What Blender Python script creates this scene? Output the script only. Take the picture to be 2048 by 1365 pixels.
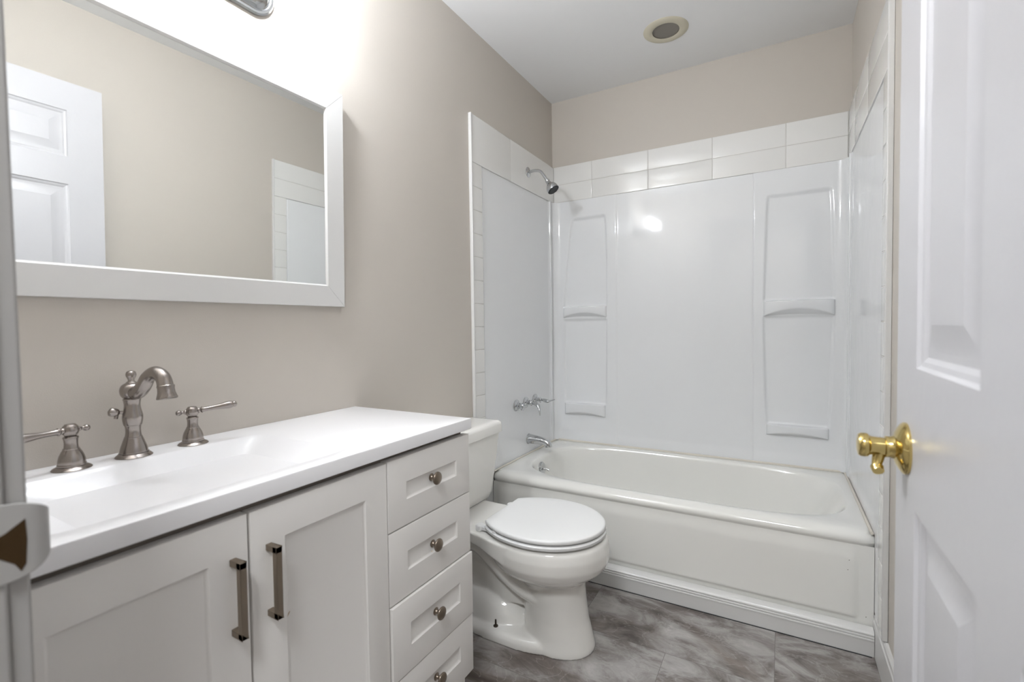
import bpy, bmesh, math, random
from math import sin, cos, pi, radians as R
from mathutils import Vector, Matrix

# ------------------------------------------------------------------ clear
for o in list(bpy.data.objects):
    bpy.data.objects.remove(o, do_unlink=True)
scn = bpy.context.scene
COL = scn.collection

# ------------------------------------------------------------------ camera
CAM = Vector((1.25224, -1.12154, 1.11886))
FW = Vector((-0.49545, 0.86805, -0.03201)).normalized()
RT = Vector((0.86863, 0.49528, -0.01367)).normalized()
UP = RT.cross(FW).normalized()
cd = bpy.data.cameras.new('camera')
cam = bpy.data.objects.new('camera', cd); COL.objects.link(cam)
M = Matrix((( RT.x, UP.x, -FW.x, CAM.x), (RT.y, UP.y, -FW.y, CAM.y), (RT.z, UP.z, -FW.z, CAM.z), (0, 0, 0, 1)))
cam.matrix_world = M
cd.sensor_width = 36.0
cd.lens = 36.0 * 947.07 / 2048.0
cd.clip_start = 0.02
cd.dof.use_dof = True
cd.dof.focus_distance = 1.75
cd.dof.aperture_fstop = 4.0
scn.camera = cam

# ------------------------------------------------------------------ world, lights, exposure
w = bpy.data.worlds.new('world'); scn.world = w; w.use_nodes = True
bg = w.node_tree.nodes['Background']
bg.inputs[0].default_value = (0.95, 0.97, 1.0, 1); bg.inputs[1].default_value = 0.25
scn.view_settings.view_transform = 'Standard'
scn.view_settings.look = 'None'
scn.view_settings.exposure = 0.44
scn.view_settings.gamma = 1.0
scn.view_settings.use_curve_mapping = False
LAMP = 360.0          # strength of the vanity lamp's frosted shades
HALL_FILL_W = 26.0        # added fill light in the hallway, stands for no known lamp, watts
hl = bpy.data.lights.new('hallway_fill_light', 'AREA'); hl.shape = 'DISK'; hl.size = 0.5; hl.energy = HALL_FILL_W
hl.color = (0.93, 0.965, 1.0)
ho = bpy.data.objects.new('hallway_fill_light', hl); COL.objects.link(ho); ho.location = (1.15, -1.75, 2.44)

# ------------------------------------------------------------------ materials
def srgb(r, g, b):
    f = lambda c: (c/255.0/12.92) if c/255.0 <= 0.04045 else ((c/255.0+0.055)/1.055)**2.4
    return (f(r), f(g), f(b), 1.0)

def mat(name, col, rough=0.5, metal=0.0, coat=0.0, bump=None, var=None, spec=0.5, aniso=None):
    m = bpy.data.materials.new(name); m.use_nodes = True
    nt = m.node_tree; b = nt.nodes['Principled BSDF']
    b.inputs['Base Color'].default_value = col
    b.inputs['Roughness'].default_value = rough
    b.inputs['Metallic'].default_value = metal
    b.inputs['Coat Weight'].default_value = coat
    b.inputs['Coat Roughness'].default_value = 0.06
    b.inputs['Specular IOR Level'].default_value = spec
    tc = nt.nodes.new('ShaderNodeTexCoord')
    if bump:
        sc, st = bump
        nz = nt.nodes.new('ShaderNodeTexNoise'); nz.inputs['Scale'].default_value = sc
        nz.inputs['Detail'].default_value = 3.0
        bp = nt.nodes.new('ShaderNodeBump'); bp.inputs['Strength'].default_value = st; bp.inputs['Distance'].default_value = 0.01
        nt.links.new(tc.outputs['Object'], nz.inputs['Vector']); nt.links.new(nz.outputs['Fac'], bp.inputs['Height'])
        nt.links.new(bp.outputs['Normal'], b.inputs['Normal'])
        if coat: nt.links.new(bp.outputs['Normal'], b.inputs['Coat Normal'])
    if var:
        sc, amt = var
        nz = nt.nodes.new('ShaderNodeTexNoise'); nz.inputs['Scale'].default_value = sc; nz.inputs['Detail'].default_value = 4
        rp = nt.nodes.new('ShaderNodeMapRange'); rp.inputs['To Min'].default_value = 1-amt; rp.inputs['To Max'].default_value = 1+amt
        mx = nt.nodes.new('ShaderNodeVectorMath'); mx.operation = 'SCALE'; mx.inputs[0].default_value = col[:3]
        nt.links.new(tc.outputs['Object'], nz.inputs['Vector']); nt.links.new(nz.outputs['Fac'], rp.inputs['Value'])
        nt.links.new(rp.outputs['Result'], mx.inputs['Scale']); nt.links.new(mx.outputs[0], b.inputs['Base Color'])
    return m

def brushed(name, col, rough):
    m = mat(name, col, rough, 1.0)
    nt = m.node_tree; b = nt.nodes['Principled BSDF']
    tc = nt.nodes.new('ShaderNodeTexCoord'); mp = nt.nodes.new('ShaderNodeMapping'); mp.inputs['Scale'].default_value = (60, 60, 900)
    nz = nt.nodes.new('ShaderNodeTexNoise'); nz.inputs['Scale'].default_value = 3.0
    mr = nt.nodes.new('ShaderNodeMapRange'); mr.inputs['To Min'].default_value = rough*0.7; mr.inputs['To Max'].default_value = rough*1.3
    nt.links.new(tc.outputs['Object'], mp.inputs[0]); nt.links.new(mp.outputs[0], nz.inputs['Vector'])
    nt.links.new(nz.outputs['Fac'], mr.inputs['Value']); nt.links.new(mr.outputs['Result'], b.inputs['Roughness'])
    return m

M_WALL = mat('beige_wall_paint', srgb(203, 196, 187), 0.5, bump=(380, 0.05), var=(2.0, 0.015))
M_CEIL = mat('white_ceiling_paint', srgb(240, 240, 240), 0.7, bump=(250, 0.05))
M_TRIM = mat('white_trim_paint', srgb(222, 221, 219), 0.3, coat=0.1)
M_DOOR = mat('white_door_paint', srgb(200, 199, 202), 0.34, bump=(60, 0.03))
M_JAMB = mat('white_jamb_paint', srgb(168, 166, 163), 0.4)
M_CAB = mat('white_cabinet_paint', srgb(234, 231, 227), 0.42)
M_GAP_SHADOW = mat('cabinet_gap_shadow', srgb(120, 112, 104), 0.6)
M_TOP = mat('white_cultured_marble', srgb(238, 237, 238), 0.28, coat=0.08)
M_PORC = mat('white_porcelain', srgb(237, 235, 230), 0.12, coat=0.6)
M_SEAT = mat('white_seat_plastic', srgb(238, 238, 237), 0.28)
M_TUB = mat('cream_white_tub_enamel', srgb(237, 236, 231), 0.12, coat=0.6)
M_FIB = mat('glossy_fibreglass', srgb(238, 239, 240), 0.055, coat=0.0, bump=(4.0, 0.16))
M_TILE = mat('white_glazed_tile', srgb(236, 235, 232), 0.16, coat=0.5, bump=(9, 0.06))
M_GROUT = mat('pale_grout', srgb(206, 203, 198), 0.8)
M_CAULK = mat('cream_caulk', srgb(222, 216, 204), 0.5)
M_CHROME = mat('chrome', (0.56, 0.57, 0.58, 1), 0.06, 1.0)
M_NICKEL = brushed('brushed_nickel', srgb(160, 153, 148), 0.24)
M_PULL = mat('bronze_nickel_pull', srgb(150, 138, 124), 0.4, 1.0)
M_KNOB = mat('dark_nickel_knob', srgb(140, 128, 116), 0.28, 1.0)
M_BRASS = mat('polished_brass', srgb(212, 190, 126), 0.12, 1.0)
M_OLDBRASS = mat('tarnished_brass', srgb(74, 56, 32), 0.45, 0.7)
M_DARK = mat('dark_rubber_and_shadow', srgb(38, 40, 42), 0.5)
M_STEEL = mat('rusty_bolt', srgb(90, 82, 74), 0.45, 0.9)
M_MIRROR = mat('mirror_glass', (0.9, 0.915, 0.905, 1), 0.0, 1.0)
M_RING = mat('yellowed_plastic', srgb(206, 200, 180), 0.45)
M_LENS = mat('grey_glass_lens', srgb(128, 124, 117), 0.35)
M_YEL = mat('yellow_stain', srgb(214, 176, 60), 0.5)
M_TAN = mat('tan_scuff', srgb(176, 150, 124), 0.6)
M_SPECK_SHADOW = mat('dark_speck_and_shadow', srgb(120, 114, 104), 0.6)

def emis(name, col, st):
    m = bpy.data.materials.new(name); m.use_nodes = True
    b = m.node_tree.nodes['Principled BSDF']
    b.inputs['Base Color'].default_value = (0.9, 0.9, 0.9, 1)
    b.inputs['Emission Color'].default_value = col; b.inputs['Emission Strength'].default_value = st
    return m
M_SHADE = emis('lit_frosted_glass', (0.90, 0.945, 1.0, 1), LAMP)

def floor_mat():
    m = mat('grey_marble_vinyl_tile', srgb(150, 145, 142), 0.34)
    nt = m.node_tree; N = nt.nodes; L = nt.links; b = N['Principled BSDF']
    tc = N.new('ShaderNodeTexCoord')
    mp = N.new('ShaderNodeMapping'); mp.vector_type = 'POINT'
    # rows of tiles run along world x; one row edge at y = 0.496, one end joint at x = 1.235
    mp.inputs['Location'].default_value = (-1.235, -0.496+0.3233, 0)
    L.new(tc.outputs['Object'], mp.inputs[0])
    br = N.new('ShaderNodeTexBrick'); br.offset = 0.5; br.offset_frequency = 2; br.squash = 1.0
    br.inputs['Scale'].default_value = 1.0; br.inputs['Brick Width'].default_value = 0.6466; br.inputs['Row Height'].default_value = 0.3233
    br.inputs['Mortar Size'].default_value = 0.0008; br.inputs['Mortar Smooth'].default_value = 0.0
    br.inputs['Color1'].default_value = (0, 0, 0, 1); br.inputs['Color2'].default_value = (1, 1, 1, 1); br.inputs['Mortar'].default_value = (0.5, 0.5, 0.5, 1)
    L.new(mp.outputs[0], br.inputs['Vector'])
    # per-tile offset and turn
    off = N.new('ShaderNodeVectorMath'); off.operation = 'SCALE'; off.inputs['Scale'].default_value = 37.0
    L.new(br.outputs['Color'], off.inputs[0])
    add = N.new('ShaderNodeVectorMath'); add.operation = 'ADD'
    L.new(tc.outputs['Object'], add.inputs[0]); L.new(off.outputs[0], add.inputs[1])
    rot = N.new('ShaderNodeMapping'); rot.inputs['Rotation'].default_value = (0, 0, 0.6); rot.inputs['Scale'].default_value = (1.0, 1.7, 1.0)
    L.new(add.outputs[0], rot.inputs[0])
    n1 = N.new('ShaderNodeTexNoise'); n1.inputs['Scale'].default_value = 4.4; n1.inputs['Detail'].default_value = 9; n1.inputs['Roughness'].default_value = 0.68; n1.inputs['Distortion'].default_value = 0.9
    L.new(rot.outputs[0], n1.inputs['Vector'])
    r1 = N.new('ShaderNodeValToRGB'); e = r1.color_ramp.elements
    e[0].position = 0.33; e[0].color = srgb(98, 91, 87)
    e[1].position = 0.68; e[1].color = srgb(186, 183, 180)
    x = e.new(0.43); x.color = srgb(130, 124, 120)
    x = e.new(0.52); x.color = srgb(160, 156, 153)
    L.new(n1.outputs['Fac'], r1.inputs[0])
    # brownish dark clouds
    n2 = N.new('ShaderNodeTexNoise'); n2.inputs['Scale'].default_value = 2.4; n2.inputs['Detail'].default_value = 6; n2.inputs['Distortion'].default_value = 0.5
    L.new(rot.outputs[0], n2.inputs['Vector'])
    r2 = N.new('ShaderNodeValToRGB'); e = r2.color_ramp.elements
    e[0].position = 0.48; e[0].color = (1, 1, 1, 1); e[1].position = 0.62; e[1].color = srgb(186, 176, 170)
    L.new(n2.outputs['Fac'], r2.inputs[0])
    mx = N.new('ShaderNodeMix'); mx.data_type = 'RGBA'; mx.blend_type = 'MULTIPLY'; mx.inputs[0].default_value = 1.0
    L.new(r1.outputs[0], mx.inputs[6]); L.new(r2.outputs[0], mx.inputs[7])
    # thin pale veins
    n3 = N.new('ShaderNodeTexNoise'); n3.inputs['Scale'].default_value = 5.0; n3.inputs['Detail'].default_value = 5; n3.inputs['Distortion'].default_value = 1.6
    L.new(rot.outputs[0], n3.inputs['Vector'])
    r3 = N.new('ShaderNodeValToRGB'); e = r3.color_ramp.elements
    e[0].position = 0.485; e[0].color = (0, 0, 0, 1); e[1].position = 0.5; e[1].color = (0.28, 0.28, 0.28, 1)
    x = e.new(0.515); x.color = (0, 0, 0, 1)
    L.new(n3.outputs['Fac'], r3.inputs[0])
    m2 = N.new('ShaderNodeMix'); m2.data_type = 'RGBA'; m2.blend_type = 'MIX'
    L.new(r3.outputs[0], m2.inputs[0]); L.new(mx.outputs[2], m2.inputs[6]); m2.inputs[7].default_value = srgb(196, 192, 188)
    # joint line
    m3 = N.new('ShaderNodeMix'); m3.data_type = 'RGBA'
    L.new(br.outputs['Fac'], m3.inputs[0]); L.new(m2.outputs[2], m3.inputs[6]); m3.inputs[7].default_value = srgb(112, 107, 104)
    L.new(m3.outputs[2], b.inputs['Base Color'])
    mr = N.new('ShaderNodeMapRange'); mr.inputs['To Min'].default_value = 0.28; mr.inputs['To Max'].default_value = 0.45
    L.new(n1.outputs['Fac'], mr.inputs['Value']); L.new(mr.outputs[0], b.inputs['Roughness'])
    return m
M_FLOOR = floor_mat()

# ------------------------------------------------------------------ helpers
def finish(bm, name, m, parent=None, smooth=True, angle=35, bevel=0, mods=None):
    bmesh.ops.remove_doubles(bm, verts=bm.verts, dist=1e-6)
    bmesh.ops.recalc_face_normals(bm, faces=bm.faces)
    me = bpy.data.meshes.new(name); bm.to_mesh(me); bm.free()
    if smooth:
        me.polygons.foreach_set('use_smooth', [True]*len(me.polygons))
        me.set_sharp_from_angle(angle=R(angle))
    me.materials.append(m)
    o = bpy.data.objects.new(name, me); COL.objects.link(o)
    if parent is not None: o.parent = parent
    if bevel:
        b = o.modifiers.new('bevel', 'BEVEL'); b.width = bevel; b.segments = 2; b.limit_method = 'ANGLE'; b.angle_limit = R(40)
        b.harden_normals = False
    return o

def tag(o, label=None, cat=None, group=None, kind=None):
    if label: o['label'] = label
    if cat: o['category'] = cat
    if group: o['group'] = group
    if kind: o['kind'] = kind
    return o

def thing(name, loc, label, cat, group=None, rot=None):
    o = bpy.data.objects.new(name, None); COL.objects.link(o)
    o.empty_display_size = 0.05; o.location = loc
    if rot is not None: o.rotation_euler = rot
    return tag(o, label, cat, group)

def addbox(bm, x0, x1, y0, y1, z0, z1):
    vs = [bm.verts.new(p) for p in ((x0,y0,z0),(x1,y0,z0),(x1,y1,z0),(x0,y1,z0),(x0,y0,z1),(x1,y0,z1),(x1,y1,z1),(x0,y1,z1))]
    for f in ((0,3,2,1),(4,5,6,7),(0,1,5,4),(1,2,6,5),(2,3,7,6),(3,0,4,7)):
        bm.faces.new([vs[i] for i in f])

def box(*a):
    bm = bmesh.new(); addbox(bm, *a); return bm

def addloft(bm, loops, cap0=True, cap1=True, closed=True):
    rings = [[bm.verts.new(p) for p in lp] for lp in loops]
    n = len(rings[0])
    for a, b in zip(rings, rings[1:]):
        for i in range(n if closed else n-1):
            j = (i+1) % n
            bm.faces.new((a[i], a[j], b[j], b[i]))
    if cap0: bm.faces.new(rings[0])
    if cap1: bm.faces.new(rings[-1])
    return rings

def frame_from(d):
    d = Vector(d).normalized()
    a = Vector((0, 0, 1)) if abs(d.z) < 0.9 else Vector((1, 0, 0))
    u = d.cross(a).normalized(); v = d.cross(u).normalized()
    return u, v

def addlathe(bm, prof, org=(0,0,0), axis=(0,0,1), seg=40, cap=True):
    """prof: list of (radius, height along axis)"""
    d = Vector(axis).normalized(); u, v = frame_from(d); org = Vector(org)
    loops = []
    for r, h in prof:
        r = max(r, 1e-4)
        loops.append([org + d*h + u*(r*cos(2*pi*i/seg)) + v*(r*sin(2*pi*i/seg)) for i in range(seg)])
    addloft(bm, loops, cap, cap)

def lathe(prof, org=(0,0,0), axis=(0,0,1), seg=40):
    bm = bmesh.new(); addlathe(bm, prof, org, axis, seg); return bm

def spline(pts, n=8):
    """Catmull-Rom through pts (tuples of any size)"""
    P = [Vector(p) for p in pts]; out = []
    for i in range(len(P)-1):
        p0 = P[max(i-1, 0)]; p1 = P[i]; p2 = P[i+1]; p3 = P[min(i+2, len(P)-1)]
        for k in range(n):
            t = k/n
            out.append(0.5*((2*p1)+(p2-p0)*t+(2*p0-5*p1+4*p2-p3)*t*t+(3*p1-p0-3*p2+p3)*t**3))
    out.append(P[-1]); return out

def addtube(bm, pts, rad, seg=24, sx=1.0, sy=1.0, up=None):
    P = [Vector(p) for p in pts]; n = len(P)
    if not hasattr(rad, '__len__'): rad = [rad]*n
    T = [(P[min(i+1, n-1)]-P[max(i-1, 0)]).normalized() for i in range(n)]
    if up is None: u = frame_from(T[0])[0]
    else: u = Vector(up)
    loops = []
    for i in range(n):
        u = (u - T[i]*u.dot(T[i])).normalized(); v = T[i].cross(u)
        loops.append([P[i]+u*(rad[i]*sx*cos(2*pi*k/seg))+v*(rad[i]*sy*sin(2*pi*k/seg)) for k in range(seg)])
    addloft(bm, loops)

def smooth_prof(pts, n=6):
    return [(v[0], v[1]) for v in spline([(p[0], p[1], 0) for p in pts], n)]

def rings_face(bm, u0, u1, v0, v1, rings, P):
    """concentric rectangles: rings = [(inset, depth)]; P(u, v, depth) -> point"""
    loops = []
    for ins, d in rings:
        a, b, c, e = u0+ins, u1-ins, v0+ins, v1-ins
        loops.append([P(a, c, d), P(b, c, d), P(b, e, d), P(a, e, d)])
    rg = addloft(bm, loops, False, True)
    return rg

def panel_slab(us, vs, panels, rings, P, thick, both=True):
    """slab with moulded panels: us, vs breakpoints, panels = set of (i,j) cells"""
    bm = bmesh.new()
    sides = [(0, 1)] + ([(1, -1)] if both else [])
    for side in (0, 1):
        Q = (lambda u, v, d: P(u, v, d)) if side == 0 else (lambda u, v, d: P(u, v, -thick - (d if both else 0)))
        for i in range(len(us)-1):
            for j in range(len(vs)-1):
                a, b, c, e = us[i], us[i+1], vs[j], vs[j+1]
                if (i, j) in panels and (side == 0 or both):
                    rings_face(bm, a, b, c, e, rings, Q)
                else:
                    bm.faces.new([bm.verts.new(Q(*q, 0)) for q in ((a, c), (b, c), (b, e), (a, e))])
    # edges
    for i in range(len(us)-1):
        for v in (vs[0], vs[-1]):
            bm.faces.new([bm.verts.new(P(*q)) for q in ((us[i], v, 0), (us[i+1], v, 0), (us[i+1], v, -thick), (us[i], v, -thick))])
    for j in range(len(vs)-1):
        for u in (us[0], us[-1]):
            bm.faces.new([bm.verts.new(P(*q)) for q in ((u, vs[j], 0), (u, vs[j+1], 0), (u, vs[j+1], -thick), (u, vs[j], -thick))])
    return bm

# ------------------------------------------------------------------ setting
D = 1.6118; H = 2.4965
def WR(y): return 1.53 + 0.0078*(D - y)          # right wall, very slightly out of square
YF = -0.985                                     # room face of the door wall
YF2 = -1.10                                     # hallway face

def struct(o, label=None): return tag(o, label, None, None, 'structure')

struct(finish(box(-1.2, 2.8, -2.6, D+0.1, -0.05, 0.0), 'floor', M_FLOOR, smooth=False), 'grey marbled vinyl tile floor')
struct(finish(box(-1.2, 2.8, -2.6, D+0.1, H, H+0.05), 'ceiling', M_CEIL, smooth=False), 'white painted ceiling')
struct(finish(box(-0.1, 0.0, YF2, D+0.1, 0, H), 'wall_left', M_WALL, smooth=False), 'beige wall behind the mirror and vanity')
struct(finish(box(0.0, 1.75, D, D+0.1, 0, H), 'wall_back', M_WALL, smooth=False), 'beige wall behind the bathtub')
bm = bmesh.new()
ya, yb = YF2, D
vs = [bm.verts.new(p) for p in ((WR(ya), ya, 0), (WR(yb), yb, 0), (1.75, yb, 0), (1.75, ya, 0), (WR(ya), ya, H), (WR(yb), yb, H), (1.75, yb, H), (1.75, ya, H))]
for f in ((0,3,2,1),(4,5,6,7),(0,1,5,4),(1,2,6,5),(2,3,7,6),(3,0,4,7)): bm.faces.new([vs[i] for i in f])
struct(finish(bm, 'wall_right', M_WALL, smooth=False), 'beige wall beside the bathtub and open door')
OX0, OX1, OZ = 0.632, 1.452, 2.125               # rough opening edges
bm = bmesh.new()
addbox(bm, 0.0, OX0, YF2, YF, 0, H); addbox(bm, OX1, WR(YF)+0.001, YF2, YF, 0, H); addbox(bm, OX0, OX1, YF2, YF, OZ, H)
struct(finish(bm, 'wall_front', M_WALL, smooth=False), 'beige wall holding the doorway')
struct(finish(box(-1.2, 2.8, -2.6, -2.5, 0, H), 'wall_hallway_far', M_WALL, smooth=False), 'beige hallway wall opposite the doorway')
struct(finish(box(-1.2, -1.1, -2.5, YF2, 0, H), 'wall_hallway_left', M_WALL, smooth=False))
struct(finish(box(2.7, 2.8, -2.5, YF2, 0, H), 'wall_hallway_right', M_WALL, smooth=False))
struct(finish(box(-1.1, -0.1, YF2, YF2+0.1, 0, H), 'wall_hallway_near_left', M_WALL, smooth=False))
struct(finish(box(1.75, 2.7, YF2, YF2+0.1, 0, H), 'wall_hallway_near_right', M_WALL, smooth=False))

# jambs with stops and casings
JT = 0.018
def jamb(name, label, x_open, sgn, parts):
    # sgn = +1: the opening lies on the +x side
    bm = bmesh.new()
    x0, x1 = sorted((x_open, x_open - sgn*JT))
    addbox(bm, x0, x1, YF2-0.001, YF+0.001, 0, OZ-0.02)
    s0, s1 = sorted((x_open, x_open + sgn*0.011))
    addbox(bm, s0, s1, YF2+0.03, YF-0.040, 0, OZ-0.031)
    for (yy0, yy1) in ((YF, YF+0.017), (YF2-0.017, YF2)):
        c0, c1 = sorted((x_open - sgn*0.004, x_open - sgn*0.062))
        addbox(bm, c0, c1, yy0, yy1, 0, OZ+0.045)
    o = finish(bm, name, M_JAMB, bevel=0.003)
    return struct(o, label)
jl = jamb('trim_1', 'white painted left door jamb at the edge of the view', 0.650, 1, None)
jr = jamb('trim_2', 'white painted right door jamb holding the hinges', 1.447, -1, None)
bm = box(0.58, 1.518, YF, YF+0.017, OZ-0.016, OZ+0.045); addbox(bm, 0.65, 1.447, YF2, YF, OZ-0.02, OZ)
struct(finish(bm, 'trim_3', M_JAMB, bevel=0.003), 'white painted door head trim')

# strike plate with rounded lip and dark latch hole, painted over
bm = bmesh.new()
sx = 0.6505; zc = 0.930; hz = 0.036
prof = [(-1.060, sx), (-1.052, sx+0.0018), (-0.985, sx+0.0018), (-0.978, sx+0.0018), (-0.972, sx+0.0018), (-0.967, sx+0.0014), (-0.962, sx+0.0002), (-0.958, sx-0.002), (-0.955, sx-0.005), (-0.953, sx-0.008), (-0.952, sx-0.012)]
loops = []
def lip_h(y):           # rounded corners on the lip
    t = max(0.0, min(1.0, (y+0.990)/0.039)); return hz*(math.sqrt(max(0.0, 1-(0.93*t)**2))*0.75+0.25)
for (y, x) in prof:
    h = lip_h(y)
    loops.append([(x, y, zc-h), (x, y, zc-h*0.5), (x, y, zc), (x, y, zc+h*0.5), (x, y, zc+h),
                  (x-0.0022, y-0.0008, zc+h), (x-0.0022, y-0.0008, zc), (x-0.0022, y-0.0008, zc-h)])
addloft(bm, loops)
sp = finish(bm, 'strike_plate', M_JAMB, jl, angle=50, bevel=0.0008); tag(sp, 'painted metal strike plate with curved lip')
bm = bmesh.new()
pts = [(-1.02, 0.006), (-0.995, 0.006), (-0.985, 0.010), (-0.972, 0.019), (-0.9712, 0.0), (-0.9725, -0.022), (-0.976, -0.028), (-0.980, -0.020), (-0.990, -0.011), (-1.02, -0.011)]
fr = [bm.verts.new((sx+0.0022, y, zc+z)) for y, z in pts]; bk = [bm.verts.new((sx-0.002, y, zc+z)) for y, z in pts]
bm.faces.new(fr); bm.faces.new(bk)
for i in range(len(pts)): bm.faces.new((fr[i], fr[(i+1) % len(pts)], bk[(i+1) % len(pts)], bk[i]))
lh = finish(bm, 'latch_hole', M_OLDBRASS, sp, smooth=False); tag(lh, 'dark brass latch hole')

# baseboards
def skew_box(x_off0, x_off1, y0, y1, z0, z1, bm=None):
    bm = bm or bmesh.new()
    vs = [bm.verts.new(p) for p in ((WR(y0)-x_off1, y0, z0), (WR(y0)-x_off0, y0, z0), (WR(y1)-x_off0, y1, z0), (WR(y1)-x_off1, y1, z0),
                                     (WR(y0)-x_off1, y0, z1), (WR(y0)-x_off0, y0, z1), (WR(y1)-x_off0, y1, z1), (WR(y1)-x_off1, y1, z1))]
    for f in ((0,3,2,1),(4,5,6,7),(0,1,5,4),(1,2,6,5),(2,3,7,6),(3,0,4,7)): bm.faces.new([vs[i] for i in f])
    return bm
bm = bmesh.new()
loops = []
for y in (YF+0.017, 0.838):
    W = WR(y)
    loops.append([(W, y, 0), (W-0.013, y, 0), (W-0.013, y, 0.108), (W-0.0105, y, 0.113), (W-0.010, y, 0.126), (W-0.006, y, 0.133), (W, y, 0.134)])
addloft(bm, loops)
struct(finish(bm, 'baseboard_right', M_TRIM, angle=20), 'white baseboard running from tub to doorway')
bm = bmesh.new(); loops = []
for y in (0.004, 0.80):
    loops.append([(0, y, 0), (0.013, y, 0), (0.013, y, 0.108), (0.0105, y, 0.113), (0.010, y, 0.126), (0.006, y, 0.133), (0, y, 0.134)])
addloft(bm, loops)
struct(finish(bm, 'baseboard_left', M_TRIM, angle=20), 'white baseboard behind the toilet')
# ridged moulding along the tub base
bm = bmesh.new(); loops = []
pr = [(0.833, 0.001), (0.802, 0.001), (0.801, 0.050)]
for k in range(3):
    z = 0.052 + k*0.0095
    pr += [(0.8005, z), (0.7995, z+0.002), (0.7995, z+0.006), (0.802, z+0.008)]
pr += [(0.804, 0.082), (0.812, 0.086), (0.833, 0.087)]
for x in (0.014, 1.522): loops.append([(x, y, z) for y, z in pr])
addloft(bm, loops)
struct(finish(bm, 'trim_4', M_TRIM, angle=25), 'white ridged moulding along the foot of the bathtub')
bm = box(0.02, 1.516, 0.797, 0.803, 0.0, 0.0012)  # thin dark strip painting the shadow where moulding meets floor
struct(finish(bm, 'tub_gap_shadow', M_DARK, smooth=False), 'dark strip painted as the shadow line under the tub moulding')

# ------------------------------------------------------------------ door
YL, YH = -0.198, -0.966
XD = 1.4063; DT = 0.035
us = [YL, -0.316, -0.548, -0.640, -0.866, YH]
vs_ = [0.012, 0.225, 0.864, 1.055, 1.685, 1.795, 1.990, 2.107]
pan = {(i, j) for i in (1, 3) for j in (1, 3, 5)}
rings = [(0, 0), (0.004, -0.004), (0.010, -0.0055), (0.016, -0.009), (0.024, -0.0095), (0.028, -0.009), (0.058, -0.0025), (0.060, -0.0025)]
# u runs towards -y, so insets are taken on |u|
def PD(u, v, d): return (XD - d, -u, v)
usn = [-u for u in us]
bm = panel_slab(usn, vs_, pan, rings, PD, DT, True)
# 0 depth is the vanity side (x = XD); -DT the far side
for v in bm.verts: pass
door = finish(bm, 'door_1', M_DOOR, angle=12)
struct(door, 'white six-panel door swung open along the right wall')
# knob assembly (brass), child of the door
KY, KZ = -0.265, 0.937
kb = bmesh.new()
addlathe(kb, [(0.0365, 0), (0.0368, 0.003), (0.035, 0.0055), (0.030, 0.009), (0.022, 0.013), (0.0195, 0.0135), (0.0165, 0.0145), (0.0150, 0.019), (0.0152, 0.024), (0.013, 0.025), (0.001, 0.025)], (XD, KY, KZ), (-1, 0, 0), 48)
ros = finish(kb, 'door_knob', M_BRASS, door); tag(ros, 'polished brass knob with round backplate')
kb = bmesh.new()
addlathe(kb, [(0.012, 0.022), (0.0125, 0.026), (0.0128, 0.034), (0.0132, 0.040), (0.0145, 0.043), (0.0168, 0.0445), (0.0174, 0.048), (0.0172, 0.053), (0.0150, 0.056), (0.009, 0.0575), (0.001, 0.058)], (XD, KY, KZ), (-1, 0, 0), 40)
finish(kb, 'handle_barrel', M_BRASS, ros)
kb = bmesh.new()
pts = spline([(XD-0.030, KY, KZ-0.004), (XD-0.032, KY, KZ-0.018), (XD-0.034, KY-0.004, KZ-0.028), (XD-0.033, KY-0.012, KZ-0.034)], 6)
addtube(kb, pts, [0.0085 - 0.0002*i + (0.0022 if i > 12 else 0) for i in range(len(pts))], 24)
finish(kb, 'thumb_lever', M_BRASS, ros)
# latch and hinges
lt = finish(box(XD+0.005, XD+0.030, YL-0.001, YL+0.0012, KZ-0.028, KZ+0.028), 'latch_plate', M_BRASS, door, bevel=0.0006)
for z in (0.25, 1.06, 1.88):
    b_ = lathe([(0.006, -0.045), (0.006, 0.045)], (XD+DT+0.004, YH+0.004, z), (0, 0, 1), 16)
    addbox(b_, XD+0.006, XD+DT, YH-0.0015, YH+0.0008, z-0.044, z+0.044)
    finish(b_, 'hinge', M_BRASS, door)

# ------------------------------------------------------------------ ceiling fixture
rl = thing('recessed_ceiling_light', (0.772, 1.215, H), 'round yellowed recessed light with grey lens above the bathtub', 'ceiling light')
bm = bmesh.new()
addlathe(bm, [(0.060, 0.0), (0.060, -0.004), (0.064, -0.0062), (0.085, -0.0055), (0.098, -0.003), (0.1015, -0.0005), (0.1015, 0.0)], (0, 0, 0), (0, 0, 1), 72, cap=False)
finish(bm, 'trim_ring', M_RING, rl)
bm = bmesh.new()
addlathe(bm, [(0.001, -0.0008), (0.03, -0.0012), (0.050, -0.0008), (0.0605, -0.0004), (0.0605, 0.001)], (0, 0, 0), (0, 0, 1), 72)
finish(bm, 'lens', M_LENS, rl)
bm = bmesh.new()
addlathe(bm, [(0.0592, -0.0002), (0.0592, -0.0035), (0.0606, -0.0045), (0.0606, -0.0002)], (0, 0, 0), (0, 0, 1), 72, cap=False)
finish(bm, 'painted_shadow_ring', M_SPECK_SHADOW, rl)  # dark ring painted as the shadow between lens and trim ring

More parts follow.
